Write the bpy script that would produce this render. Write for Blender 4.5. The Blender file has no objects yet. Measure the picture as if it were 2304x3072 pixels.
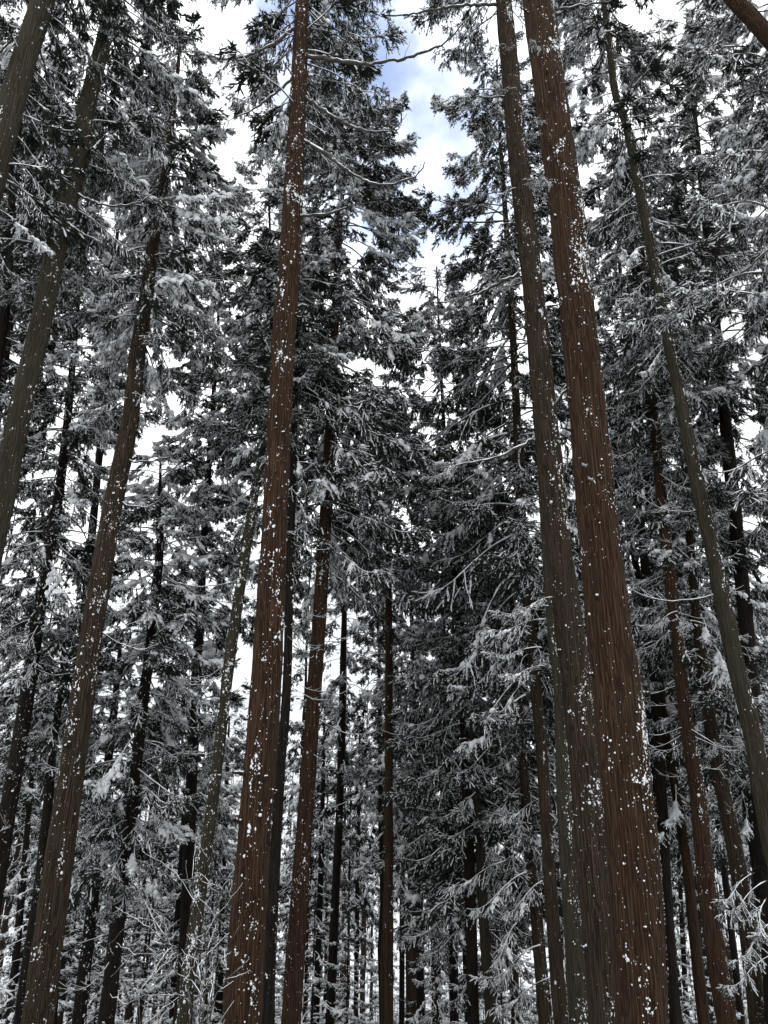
import bpy, math, random
import numpy as np
from mathutils import Vector, Matrix, Euler

scene = bpy.context.scene
col = scene.collection
rad = math.radians
RNG = np.random.default_rng(11)
random.seed(11)

# ------------------------------------------------------------------ camera
PITCH = rad(22.15)
EYE = np.array([0.0, 0.0, 1.6])
FPX = 2307.0                                   # focal length in photograph pixels
cd = bpy.data.cameras.new('camera')
cam = bpy.data.objects.new('camera', cd); col.objects.link(cam)
cam.location = EYE
cam.rotation_euler = (rad(90) + PITCH, 0, 0)
cd.sensor_fit = 'VERTICAL'; cd.angle = 2 * math.atan(1536 / FPX)
cd.clip_start = 0.1; cd.clip_end = 3000
scene.camera = cam

# ------------------------------------------------------------------ sky and light
SUN_EL, SUN_AZ = rad(48), rad(60)
world = bpy.data.worlds.new('World'); scene.world = world; world.use_nodes = True
nt = world.node_tree; nt.nodes.clear()
N = nt.nodes.new; L = nt.links.new
out = N('ShaderNodeOutputWorld')
sky = N('ShaderNodeTexSky'); sky.sky_type = 'NISHITA'; sky.sun_disc = False
sky.sun_elevation = SUN_EL; sky.sun_rotation = SUN_AZ
bg1 = N('ShaderNodeBackground'); bg1.inputs[1].default_value = 0.15
L(sky.outputs[0], bg1.inputs[0])
bg2 = N('ShaderNodeBackground'); bg2.inputs[0].default_value = (0.965, 0.982, 1.0, 1); bg2.inputs[1].default_value = 1.25
tc = N('ShaderNodeTexCoord')
def gap(u, v, size, strength, noise_out):
    """a hole in the cloud cover around one direction of the sky"""
    c, s = math.cos(PITCH), math.sin(PITCH)
    d = Vector((u, c - v * s, s + v * c)).normalized()
    vm = N('ShaderNodeVectorMath'); vm.operation = 'DISTANCE'; vm.inputs[1].default_value = d
    L(tc.outputs['Generated'], vm.inputs[0])
    ad = N('ShaderNodeMath'); ad.operation = 'ADD'; L(vm.outputs['Value'], ad.inputs[0])
    sc = N('ShaderNodeMath'); sc.operation = 'MULTIPLY_ADD'; sc.inputs[1].default_value = 0.55; sc.inputs[2].default_value = -0.275
    L(noise_out, sc.inputs[0]); L(sc.outputs[0], ad.inputs[1])
    mr = N('ShaderNodeMapRange'); mr.interpolation_type = 'SMOOTHSTEP'
    mr.inputs['From Min'].default_value = 0.0; mr.inputs['From Max'].default_value = size
    mr.inputs['To Min'].default_value = 1 - strength; mr.inputs['To Max'].default_value = 1
    L(ad.outputs[0], mr.inputs['Value'])
    return mr.outputs[0]
nz = N('ShaderNodeTexNoise'); nz.inputs['Scale'].default_value = 5.0; nz.inputs['Detail'].default_value = 6; nz.inputs['Roughness'].default_value = 0.6
L(tc.outputs['Generated'], nz.inputs['Vector'])
g1 = gap(0.045, 0.52, 0.25, 0.86, nz.outputs[0])
g2 = gap(0.0, 0.64, 0.16, 0.75, nz.outputs[0])
nc = N('ShaderNodeTexNoise'); nc.inputs['Scale'].default_value = 3.2; nc.inputs['Detail'].default_value = 7; nc.inputs['Roughness'].default_value = 0.58
L(tc.outputs['Generated'], nc.inputs['Vector'])
cm = N('ShaderNodeMapRange'); cm.inputs['From Min'].default_value = 0.36; cm.inputs['From Max'].default_value = 0.58
cm.inputs['To Min'].default_value = 0.62; cm.inputs['To Max'].default_value = 1.55
L(nc.outputs[0], cm.inputs['Value']); L(cm.outputs[0], bg2.inputs[1])
mm = N('ShaderNodeMath'); mm.operation = 'MULTIPLY'; L(g1, mm.inputs[0]); L(g2, mm.inputs[1])
mx = N('ShaderNodeMixShader'); L(mm.outputs[0], mx.inputs[0]); L(bg1.outputs[0], mx.inputs[1]); L(bg2.outputs[0], mx.inputs[2])
L(mx.outputs[0], out.inputs['Surface'])

sd = bpy.data.lights.new('sun', 'SUN'); sd.energy = 0.6; sd.angle = rad(20); sd.color = (1, 0.97, 0.93)
sun = bpy.data.objects.new('sun', sd); col.objects.link(sun)
sun.rotation_euler = (rad(90) - SUN_EL, 0, -SUN_AZ + rad(180))
sun.rotation_euler = Vector((-math.sin(SUN_AZ) * math.cos(SUN_EL), -math.cos(SUN_AZ) * math.cos(SUN_EL), -math.sin(SUN_EL))).to_track_quat('-Z', 'Y').to_euler()

scene.view_settings.view_transform = 'Standard'
scene.view_settings.look = 'None'
scene.view_settings.exposure = 0.62
scene.view_settings.gamma = 1.0
scene.cycles.max_bounces = 5
scene.cycles.diffuse_bounces = 4
scene.cycles.glossy_bounces = 1
scene.cycles.transmission_bounces = 1
scene.cycles.use_adaptive_sampling = True
scene.cycles.adaptive_threshold = 0.02

# ------------------------------------------------------------------ materials
def new_mat(name):
    m = bpy.data.materials.new(name); m.use_nodes = True
    t = m.node_tree; t.nodes.clear()
    o = t.nodes.new('ShaderNodeOutputMaterial'); b = t.nodes.new('ShaderNodeBsdfPrincipled')
    t.links.new(b.outputs[0], o.inputs[0])
    return m, t, b
def noise(t, vec, scale, detail=4, rough=0.6):
    n = t.nodes.new('ShaderNodeTexNoise'); n.inputs['Scale'].default_value = scale
    n.inputs['Detail'].default_value = detail; n.inputs['Roughness'].default_value = rough
    t.links.new(vec, n.inputs['Vector']); return n.outputs[0]
def ramp(t, fac, stops):
    r = t.nodes.new('ShaderNodeValToRGB'); e = r.color_ramp.elements
    while len(e) < len(stops): e.new(0.5)
    for el, (p, c) in zip(e, stops):
        el.position = p; el.color = (*c, 1)
    t.links.new(fac, r.inputs[0]); return r.outputs[0]
def mapping(t, vec, scale, rot=None):
    m = t.nodes.new('ShaderNodeMapping'); m.inputs['Scale'].default_value = scale
    t.links.new(vec, m.inputs['Vector']); return m.outputs[0]
def mixc(t, fac, a, b):
    m = t.nodes.new('ShaderNodeMix'); m.data_type = 'RGBA'
    if isinstance(fac, (int, float)): m.inputs[0].default_value = fac
    else: t.links.new(fac, m.inputs[0])
    t.links.new(a, m.inputs[6]); t.links.new(b, m.inputs[7]); return m.outputs[2]

def bark_mat(name, dark, mid, light, moss, moss_amt, snow_dust=0.0):
    m, t, b = new_mat(name)
    geo = t.nodes.new('ShaderNodeNewGeometry'); pos = geo.outputs['Position']
    wob = noise(t, mapping(t, pos, (2.5, 2.5, 1.3)), 1.0, 2, 0.5)
    wv = t.nodes.new('ShaderNodeVectorMath'); wv.operation = 'MULTIPLY_ADD'; wv.inputs[1].default_value = (0.05, 0.05, 0.3)
    t.links.new(wob, wv.inputs[0]); t.links.new(pos, wv.inputs[2])
    vor = t.nodes.new('ShaderNodeTexVoronoi'); vor.feature = 'DISTANCE_TO_EDGE'; vor.inputs['Scale'].default_value = 1.0
    t.links.new(mapping(t, wv.outputs[0], (30, 30, 0.75)), vor.inputs['Vector'])
    strips = noise(t, mapping(t, wv.outputs[0], (55, 55, 1.4)), 1.0, 6, 0.7)
    broad = noise(t, mapping(t, pos, (7, 7, 0.6)), 1.0, 4, 0.6)
    patch = noise(t, mapping(t, pos, (2.0, 2.0, 0.6)), 1.0, 5, 0.7)
    fm = t.nodes.new('ShaderNodeMapRange'); fm.inputs['From Max'].default_value = 0.30; t.links.new(vor.outputs['Distance'], fm.inputs['Value'])
    hm = t.nodes.new('ShaderNodeMath'); hm.operation = 'MULTIPLY_ADD'; hm.inputs[1].default_value = 1.1
    t.links.new(strips, hm.inputs[0]); t.links.new(fm.outputs[0], hm.inputs[2])           # relief: plates with fibres
    c1 = ramp(t, hm.outputs[0], [(0.45, dark), (0.95, mid), (1.35 / 1.4, light)])
    c2 = ramp(t, broad, [(0.30, tuple(x * 0.55 for x in mid)), (0.55, mid), (0.75, light)])
    c = mixc(t, 0.35, c1, c2)
    mf = t.nodes.new('ShaderNodeMapRange'); mf.inputs['From Min'].default_value = 0.62 - moss_amt * 0.35
    mf.inputs['From Max'].default_value = 0.85 - moss_amt * 0.3; mf.inputs['To Max'].default_value = 0.8
    t.links.new(patch, mf.inputs['Value'])
    mc = ramp(t, hm.outputs[0], [(0.3, tuple(x * 0.3 for x in moss)), (0.9, moss)])
    c = mixc(t, mf.outputs[0], c, mc)
    t.links.new(c, b.inputs['Base Color'])
    b.inputs['Roughness'].default_value = 0.95; b.inputs['Specular IOR Level'].default_value = 0.12
    bp = t.nodes.new('ShaderNodeBump'); bp.inputs['Strength'].default_value = 1.0; bp.inputs['Distance'].default_value = 0.03
    t.links.new(hm.outputs[0], bp.inputs['Height']); t.links.new(bp.outputs[0], b.inputs['Normal'])
    return m
RED = bark_mat('red_brown_cedar_bark', (0.008, 0.0042, 0.0025), (0.038, 0.0200, 0.0116), (0.080, 0.046, 0.028), (0.044, 0.034, 0.021), 0.35)
BROWN = bark_mat('brown_cedar_bark', (0.008, 0.0052, 0.0034), (0.037, 0.0250, 0.0165), (0.076, 0.054, 0.037), (0.050, 0.040, 0.026), 0.32)
OLIVE = bark_mat('olive_lichen_bark', (0.008, 0.0065, 0.0045), (0.040, 0.032, 0.022), (0.074, 0.061, 0.042), (0.052, 0.048, 0.032), 0.8)
DARK = bark_mat('dark_bark', (0.004, 0.003, 0.0024), (0.015, 0.0115, 0.009), (0.029, 0.022, 0.017), (0.018, 0.017, 0.012), 0.3)  # deepest bark tone, given to many of the trunks further back

def snow_mat(name, base):
    m, t, b = new_mat(name)
    geo = t.nodes.new('ShaderNodeNewGeometry')
    n = noise(t, geo.outputs['Position'], 25, 4, 0.6)
    c = ramp(t, n, [(0.3, tuple(x * 0.9 for x in base)), (0.7, base)])
    t.links.new(c, b.inputs['Base Color']); b.inputs['Roughness'].default_value = 0.8
    b.inputs['Specular IOR Level'].default_value = 0.2
    bp = t.nodes.new('ShaderNodeBump'); bp.inputs['Strength'].default_value = 0.6; bp.inputs['Distance'].default_value = 0.02
    t.links.new(n, bp.inputs['Height']); t.links.new(bp.outputs[0], b.inputs['Normal'])
    return m
SNOW = snow_mat('fresh_snow', (0.86, 0.875, 0.89))

m, t, b = new_mat('cedar_needles'); NEEDLE = m
geo = t.nodes.new('ShaderNodeNewGeometry')
oi = t.nodes.new('ShaderNodeObjectInfo')
n1 = noise(t, geo.outputs['Position'], 3.0, 4, 0.7)
n2 = noise(t, geo.outputs['Position'], 0.9, 3, 0.5)
c1 = ramp(t, n1, [(0.25, (0.005, 0.007, 0.005)), (0.5, (0.014, 0.019, 0.012)), (0.75, (0.028, 0.036, 0.022))])
rf = t.nodes.new('ShaderNodeMapRange'); rf.inputs['From Min'].default_value = 0.64; rf.inputs['From Max'].default_value = 0.74; rf.inputs['To Max'].default_value = 0.8
t.links.new(n2, rf.inputs['Value'])
c2 = ramp(t, n1, [(0.3, (0.018, 0.010, 0.006)), (0.7, (0.050, 0.026, 0.015))])
t.links.new(mixc(t, rf.outputs[0], c1, c2), b.inputs['Base Color'])
b.inputs['Roughness'].default_value = 0.75; b.inputs['Specular IOR Level'].default_value = 0.25

m, t, b = new_mat('bare_twig_bark'); TWIG = m
geo = t.nodes.new('ShaderNodeNewGeometry')
n1 = noise(t, geo.outputs['Position'], 14, 4, 0.7)
t.links.new(ramp(t, n1, [(0.3, (0.016, 0.013, 0.011)), (0.7, (0.062, 0.052, 0.042))]), b.inputs['Base Color'])
b.inputs['Roughness'].default_value = 0.9

m, t, b = new_mat('snow_cover_ground'); GROUND = m
geo = t.nodes.new('ShaderNodeNewGeometry')
n1 = noise(t, geo.outputs['Position'], 0.25, 8, 0.7)
n3 = noise(t, geo.outputs['Position'], 3.0, 5, 0.7)
t.links.new(mixc(t, 0.5, ramp(t, n1, [(0.30, (0.22, 0.22, 0.22)), (0.48, (0.78, 0.81, 0.84))]), ramp(t, n3, [(0.3, (0.45, 0.46, 0.47)), (0.55, (0.82, 0.85, 0.88))])), b.inputs['Base Color'])
b.inputs['Roughness'].default_value = 0.9
bp = t.nodes.new('ShaderNodeBump'); bp.inputs['Distance'].default_value = 0.3; t.links.new(n3, bp.inputs['Height']); t.links.new(bp.outputs[0], b.inputs['Normal'])

# ------------------------------------------------------------------ mesh helpers (numpy triangle soups)
class Soup:
    def __init__(s): s.V = []; s.F = []; s.M = []; s.n = 0
    def add(s, V, F, m):
        if len(V) == 0: return
        s.V.append(V); s.F.append(F + s.n); s.M.append(np.full(len(F), m, np.int32)); s.n += len(V)
    def merge(s, o, M4):
        V, F, M = o
        V = V @ M4[:3, :3].T + M4[:3, 3]
        s.V.append(V); s.F.append(F + s.n); s.M.append(M); s.n += len(V)
    def arrays(s): return np.concatenate(s.V), np.concatenate(s.F), np.concatenate(s.M)
def to_mesh(name, arr, mats, smooth=True):
    V, F, M = arr
    me = bpy.data.meshes.new(name)
    me.vertices.add(len(V)); me.vertices.foreach_set('co', V.astype(np.float32).ravel())
    me.loops.add(len(F) * 3); me.loops.foreach_set('vertex_index', F.astype(np.int32).ravel())
    me.polygons.add(len(F)); me.polygons.foreach_set('loop_start', np.arange(0, len(F) * 3, 3, dtype=np.int32))
    me.polygons.foreach_set('material_index', M.astype(np.int32))
    me.polygons.foreach_set('use_smooth', np.full(len(F), smooth))
    me.update(calc_edges=True)
    for m in mats: me.materials.append(m)
    return me
def obj(name, me, parent=None, loc=(0, 0, 0)):
    o = bpy.data.objects.new(name, me); col.objects.link(o); o.location = loc
    if parent: o.parent = parent
    return o
def norm(a): return a / np.maximum(np.linalg.norm(a, axis=-1, keepdims=True), 1e-9)
def tube(P, R, k=6, rng=None, lump=0.0, tip=True, squash=1.0):
    P = np.asarray(P, float); R = np.asarray(R, float); n = len(P)
    T = norm(np.gradient(P, axis=0))
    ref = np.array([0, 0, 1.0]) if abs(T[0][2]) < 0.9 else np.array([1.0, 0, 0])
    A = norm(np.cross(T, ref)); B = np.cross(A, T)
    B = B * np.sign(B[:, 2:3] + 1e-9) if abs(T[0][2]) < 0.9 else B
    th = np.linspace(0, 2 * math.pi, k, endpoint=False)
    rr = R[:, None] * (1 + (rng.uniform(-lump, lump, (n, k)) if rng is not None and lump else 0))
    V = P[:, None, :] + (np.cos(th)[None, :, None] * A[:, None, :] + squash * np.sin(th)[None, :, None] * B[:, None, :]) * (rr[..., None] if rr.ndim == 2 else rr)
    V = V.reshape(-1, 3)
    i = np.arange(n - 1)[:, None] * k; j = np.arange(k)[None, :]; j2 = (j + 1) % k
    a = i + j; b_ = i + j2; c = i + k + j2; d = i + k + j
    F = np.concatenate([np.stack([a, b_, c], -1).reshape(-1, 3), np.stack([a, c, d], -1).reshape(-1, 3)])
    if tip:
        V = np.concatenate([V, P[-1:] + T[-1:] * R[-1] * 0.5, P[:1] - T[:1] * R[0] * 0.3])
        jj = np.arange(k); base = (n - 1) * k
        F = np.concatenate([F, np.stack([base + jj, base + (jj + 1) % k, np.full(k, n * k)], -1), np.stack([(jj + 1) % k, jj, np.full(k, n * k + 1)], -1)])
    return V, F
CF = np.array([[0, 1, 4], [0, 4, 3], [1, 2, 5], [1, 5, 4], [2, 0, 3], [2, 3, 5], [3, 4, 6], [4, 5, 6], [5, 3, 6]])
def cords(P, D, Ln, R, sag):
    """many needle-clad cords at once: base ring, belly ring, pointed tip"""
    n = len(P); D = norm(D); Z = np.array([0, 0, 1.0])
    A = norm(np.cross(D, Z) + 1e-4); B = np.cross(A, D)
    mid = P + D * (Ln * 0.5)[:, None]; mid[:, 2] -= sag * 0.3
    tip = P + D * Ln[:, None]; tip[:, 2] -= sag
    V = np.zeros((n, 7, 3))
    for q, an in enumerate((math.pi / 2, math.pi * 7 / 6, math.pi * 11 / 6)):
        o = A * math.cos(an) + B * math.sin(an)
        V[:, q] = P + o * (R * 0.7)[:, None]; V[:, 3 + q] = mid + o * R[:, None]
    V[:, 6] = tip
    F = (np.arange(n)[:, None, None] * 7 + CF[None]).reshape(-1, 3)
    return V.reshape(-1, 3), F

# materials of foliage meshes: 0 twig, 1 needles, 2 snow
FM = [TWIG, NEEDLE, SNOW]
def interp_path(P, t):
    P = np.asarray(P); n = len(P) - 1
    x = np.clip(t * n, 0, n - 1e-6); i = x.astype(int); f = (x - i)[:, None]
    return P[i] * (1 - f) + P[i + 1] * f, norm(P[i + 1] - P[i])
def ico2():
    V = [tuple(v) for v in ICO_V]; F = []; cache = {}
    def mid(a, b):
        k = (min(a, b), max(a, b))
        if k not in cache:
            m_ = (np.array(V[a]) + np.array(V[b])); V.append(tuple(m_ / np.linalg.norm(m_))); cache[k] = len(V) - 1
        return cache[k]
    for a, b, c in ICO_F:
        x, y, z = mid(a, b), mid(b, c), mid(c, a); F += [(a, x, z), (b, y, x), (c, z, y), (x, y, z)]
    return np.array(V), np.array(F)
ph = (1 + 5 ** 0.5) / 2
ICO_V = norm(np.array([(-1, ph, 0), (1, ph, 0), (-1, -ph, 0), (1, -ph, 0), (0, -1, ph), (0, 1, ph), (0, -1, -ph), (0, 1, -ph), (ph, 0, -1), (ph, 0, 1), (-ph, 0, -1), (-ph, 0, 1)], float))
ICO_F = np.array([(0, 11, 5), (0, 5, 1), (0, 1, 7), (0, 7, 10), (0, 10, 11), (1, 5, 9), (5, 11, 4), (11, 10, 2), (10, 7, 6), (7, 1, 8), (3, 9, 4), (3, 4, 2), (3, 2, 6), (3, 6, 8), (3, 8, 9), (4, 9, 5), (2, 4, 11), (6, 2, 10), (8, 6, 7), (9, 8, 1)])
BV, BF = ico2()
def mound(c, d, rad_, r):
    """a rounded, slightly drooping lump of snow lying along direction d"""
    d = d / max(np.linalg.norm(d), 1e-6); a = np.cross(d, [0, 0, 1.0]); a = a / max(np.linalg.norm(a), 1e-6); b = np.cross(a, d)
    W = BV * (1 + r.uniform(-0.10, 0.12, (len(BV), 1)))
    low = np.where(W[:, 2:3] < 0, 0.75, 1.0)
    return c + W[:, 0:1] * d * rad_ * 1.25 + W[:, 1:2] * a * rad_ + W[:, 2:3] * low * b * rad_ * 0.8, BF
def make_bough(seed, length=2.3, nsec=20, nter=6, ncord=13, cl=(0.05, 0.10), cr=0.0070, heavy=0.0, droop=0.35, start=0.25, snowp=0.7):
    """limb > secondary twigs > drooping tassels, each a brush of needle cords with snow lying on its upper side"""
    r = np.random.default_rng(seed); S = Soup()
    n = 12; P = [np.zeros(3)]; el = -0.10 + r.uniform(-0.15, 0.1); az = 0
    for i in range(n):
        f = i / n
        e = el - droop * math.sin(f * math.pi * 0.9) + 0.75 * max(0, f - 0.6) / 0.4
        az += r.uniform(-0.15, 0.15)
        P.append(P[-1] + np.array([math.cos(e) * math.cos(az), math.cos(e) * math.sin(az), math.sin(e)]) * length / n)
    P = np.array(P)
    Rm = np.linspace(0.022, 0.006, len(P)) * (length / 2.3)
    V, F = tube(P, Rm, 5); S.add(V, F, 0)
    V, F = tube(P[1:] + np.array([0, 0, 0.012]), (Rm[1:] * 0.9 + 0.003) * (1 + 0.8 * heavy) * r.uniform(0.5, 1.2, len(P) - 1), 6, r, 0.3, squash=0.8); S.add(V, F, 2)
    ts = np.sort(start + (1 - start) * r.uniform(0, 1, nsec) ** 0.75)
    pos, tan = interp_path(P, ts)
    TP, TD, TL, TH_ = [], [], [], []
    for i in range(nsec):
        side = 1 if i % 2 else -1
        f = (ts[i] - start) / (1 - start)
        ls = length * (0.26 - 0.15 * f) * r.uniform(0.45, 1.35) * (0.5 + 0.5 * min(1, f * 4))
        T = tan[i]; ang = side * r.uniform(0.3, 1.35) * (1 - 0.5 * f)
        c, s_ = math.cos(ang), math.sin(ang)
        D = np.array([T[0] * c - T[1] * s_, T[0] * s_ + T[1] * c, T[2] + r.uniform(-0.9, 0.25)])
        D /= np.linalg.norm(D)
        m = 5; Q = [pos[i]]
        for j in range(m):
            D = D + np.array([0, 0, -0.10 if j < 3 else 0.06]) + r.normal(0, 0.10, 3); D /= np.linalg.norm(D)
            Q.append(Q[-1] + D * ls / m)
        Q = np.array(Q)
        V, F = tube(Q, np.linspace(0.008, 0.003, len(Q)), 3); S.add(V, F, 0)
        if r.random() < 0.5:
            V, F = tube(Q + np.array([0, 0, 0.007]), np.linspace(0.011, 0.006, len(Q)) * r.uniform(0.5, 1.4, len(Q)), 5, r, 0.35); S.add(V, F, 2)
        hv = r.random() < heavy
        if hv:
            for tq in (0.3, 0.5, 0.7, 0.88, 1.0):
                if r.random() < 0.2: continue
                c0, t0 = interp_path(Q, np.array([tq])); rr_ = r.uniform(0.036, 0.082) * (1.15 - 0.35 * abs(tq - 0.7))
                V, F = mound(c0[0] + np.array([r.normal(0, 0.025), r.normal(0, 0.025), 0.012]), t0[0], rr_, r); S.add(V, F, 2)
        nt_ = nter + r.integers(-1, 2)
        tt = np.append(r.uniform(0.15, 0.95, nt_), 1.0); qp, qt = interp_path(Q, tt)
        for q in range(len(tt)):
            a = r.uniform(-1.2, 1.2); cc, ss = math.cos(a), math.sin(a)
            d = np.array([qt[q][0] * cc - qt[q][1] * ss, qt[q][0] * ss + qt[q][1] * cc, qt[q][2] + r.uniform(-0.75, 0.25)])
            TP.append(qp[q]); TD.append(d / np.linalg.norm(d)); TL.append(r.uniform(0.10, 0.26) * (length / 2.3) ** 0.3); TH_.append(hv)
    CP, CD, CL, CH = [], [], [], []
    for p, d, l, hv in zip(TP, TD, TL, TH_):
        Q = np.array([p, p + d * l * 0.5 + np.array([0, 0, -0.01]), p + d * l + np.array([0, 0, -0.035])])
        hor = 1 - 0.75 * abs(d[2])
        if r.random() < snowp * (0.45 + 0.5 * hor) or hv:
            k_ = 1.0 + (0.45 if hv else 0.0)
            QQ = np.array([Q[0], Q[0] * .6 + Q[1] * .4, Q[1], Q[1] * .4 + Q[2] * .6, Q[2]]) + np.array([0, 0, 0.008 * k_])
            V, F = tube(QQ, np.array([0.008, 0.012, 0.014, 0.014, 0.010]) * r.uniform(0.7, 1.2) * k_, 6 if hv else 5, r, 0.30, squash=0.75); S.add(V, F, 2)
        nc = ncord; tt = r.uniform(0, 1, nc)[:, None]
        CP.append(Q[0] * (1 - tt) + Q[2] * tt); rd = norm(r.normal(0, 1, (nc, 3)) + np.array([0, 0, -0.25]))
        CD.append(norm(d[None] * 1.0 + rd * r.uniform(0.5, 1.1, (nc, 1)))); CL.append(r.uniform(cl[0], cl[1], nc) * (1.15 - 0.4 * tt[:, 0])); CH.append(np.full(nc, hv))
    CP = np.concatenate(CP); CD = np.concatenate(CD); Ln = np.concatenate(CL); CH = np.concatenate(CH); nc = len(CP)
    R = cr * r.uniform(0.7, 1.3, nc); sag = Ln * r.uniform(-0.1, 0.25, nc)
    V, F = cords(CP, CD, Ln, R, sag); S.add(V, F, 1)
    k = (r.random(nc) < (1 - np.abs(CD[:, 2]) * 0.85) * snowp * 0.95) & (CD[:, 2] > -0.8)
    off = np.stack([np.zeros(nc), np.zeros(nc), R * 0.9 + 0.006 * CH], -1)
    V, F = cords((CP + off)[k], CD[k], Ln[k] * r.uniform(0.6, 1.0, k.sum()), R[k] * r.uniform(0.6, 1.1, k.sum()) * (1 + 0.9 * CH[k]), sag[k]); S.add(V, F, 2)
    return S.arrays()

ARR = {}
ARR['fine'] = [make_bough(100 + i, snowp=0.75) for i in range(5)]
ARR['fineheavy'] = [make_bough(150 + i, heavy=0.6, droop=0.5, snowp=0.8) for i in range(4)]
ARR['finesnow'] = [make_bough(180 + i, heavy=0.12, droop=0.5, snowp=1.0) for i in range(3)]
ARR['finedark'] = [make_bough(160 + i, snowp=0.45) for i in range(3)]
ARR['middark'] = [make_bough(270 + i, nsec=20, nter=5, ncord=10, cl=(0.07, 0.14), cr=0.0100, snowp=0.48) for i in range(4)]
ARR['mid'] = [make_bough(200 + i, nsec=20, nter=5, ncord=9, cl=(0.07, 0.14), cr=0.0100, snowp=0.76, heavy=0.05) for i in range(6)]
ARR['midheavy'] = [make_bough(250 + i, nsec=20, nter=5, ncord=8, cl=(0.07, 0.13), cr=0.0105, heavy=0.75, droop=0.55, snowp=0.8) for i in range(4)]
BOUGH = {k: [to_mesh('bough_' + k, a, FM) for a in v] for k, v in ARR.items()}
COARSE = [make_bough(300 + i, nsec=12, nter=3, ncord=5, cl=(0.14, 0.26), cr=0.022, snowp=0.55, heavy=0.1) for i in range(4)]
COARSEH = [make_bough(320 + i, nsec=12, nter=3, ncord=5, cl=(0.12, 0.22), cr=0.022, snowp=0.9, heavy=0.9, droop=0.6) for i in range(4)]

def bare_branch_arr(seed, length=1.8, up=1.0):
    r = np.random.default_rng(seed); S = Soup(); n = 10
    P = [np.zeros(3)]; az = 0
    for i in range(n):
        f = i / n; e = -0.35 + 1.2 * up * f * f + r.uniform(-0.1, 0.1); az += r.uniform(-0.15, 0.15)
        P.append(P[-1] + np.array([math.cos(e) * math.cos(az), math.cos(e) * math.sin(az), math.sin(e)]) * length / n)
    P = np.array(P); R = np.linspace(0.014, 0.004, len(P))
    S.add(*tube(P, R, 5), 0)
    S.add(*tube(P + np.array([0, 0, 0.010]), R * r.uniform(0.6, 1.15, len(P)), 5, r, 0.3), 2)
    for k in range(r.integers(4, 9)):
        t = np.array([r.uniform(0.3, 0.95)]); p, T = interp_path(P, t); D = T[0] + np.array([0, r.choice([-1, 1]) * r.uniform(.4, 1), r.uniform(-.2, .6)])
        D /= np.linalg.norm(D); l = r.uniform(0.15, 0.55)
        Q = np.array([p[0] + D * l * j / 4 + np.array([0, 0, 0.06 * (j / 4) ** 2]) for j in range(5)])
        S.add(*tube(Q, np.linspace(0.006, 0.002, 5), 3), 0)
        S.add(*tube(Q + np.array([0, 0, 0.005]), np.linspace(0.006, 0.003, 5), 4, r, 0.3), 2)
    return S.arrays()
BARE = [to_mesh('bare_branch', bare_branch_arr(400 + i, 1.6 + 0.15 * i), FM) for i in range(6)]
BAREARR = [bare_branch_arr(400 + i, 1.6 + 0.15 * i) for i in range(6)]

def mat4(loc, az, pitch, roll, s):
    M = Matrix.Translation(Vector(loc)) @ Euler((roll, -pitch, az), 'XYZ').to_matrix().to_4x4() @ Matrix.Scale(s, 4)
    return np.array(M)

# ------------------------------------------------------------------ terrain
def ground_z(x, y):
    y = np.asarray(y, float); x = np.asarray(x, float)
    near = np.where(y < -10, 2.2, -0.22 * y)
    z = np.where(y < 75, near, -16.5)
    far = np.clip(y - 130, 0, None)
    rise = 0.46 * far * (1 + 0.10 * np.sin(x * 0.012 + 0.6) + 0.05 * np.sin(x * 0.031 + y * 0.01))
    z = z + rise * np.clip(far / 60, 0, 1)
    z = z + 0.25 * np.sin(x * 0.7 + y * 0.3) * np.sin(y * 0.5) * (np.abs(y) > 4)
    return z
def terrain():
    xs = np.concatenate([np.linspace(-900, -80, 42), np.linspace(-75, 75, 76), np.linspace(80, 900, 42)])
    ys = np.concatenate([np.linspace(-300, -20, 15), np.linspace(-16, 100, 78), np.linspace(106, 560, 76), np.linspace(600, 1300, 8)])
    X, Y = np.meshgrid(xs, ys)
    Yc = np.minimum(Y, 560); Z = ground_z(X, Yc)
    Z = Z - np.clip(Y - 560, 0, None) * 0.15
    Z += np.where(Y > 140, 3.0 * np.sin(X * 0.11) * np.sin(Y * 0.09), 0)
    V = np.stack([X, Y, Z], -1).reshape(-1, 3); nx = len(xs)
    i = (np.arange(len(ys) - 1)[:, None] * nx + np.arange(nx - 1)[None]).ravel()
    F = np.concatenate([np.stack([i, i + 1, i + nx + 1], -1), np.stack([i, i + nx + 1, i + nx], -1)])
    o = obj('ground', to_mesh('ground', (V, F, np.zeros(len(F), int)), [GROUND])); o['kind'] = 'structure'
terrain()

# ------------------------------------------------------------------ pixels of the photograph to points at a real distance
CP_, SP_ = math.cos(PITCH), math.sin(PITCH)
def at(x, y, d):
    u = (x - 1152) / FPX; v = (1536 - y) / FPX
    D = np.array([u, CP_ - v * SP_, SP_ + v * CP_]); tt = d / D[1]
    return EYE + D * tt, tt

def value_noise(nt_, nz_, r, TH, ZZ):
    G = r.random((nz_ + 2, nt_))
    a = TH / (2 * math.pi) * nt_; i = np.floor(a).astype(int); f = a - i; f = f * f * (3 - 2 * f)
    j = np.clip(np.floor(ZZ).astype(int), 0, nz_); g = ZZ - j; g = g * g * (3 - 2 * g)
    i0 = i % nt_; i1 = (i + 1) % nt_
    return (G[j, i0] * (1 - f) + G[j, i1] * f) * (1 - g) + (G[j + 1, i0] * (1 - f) + G[j + 1, i1] * f) * g

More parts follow.
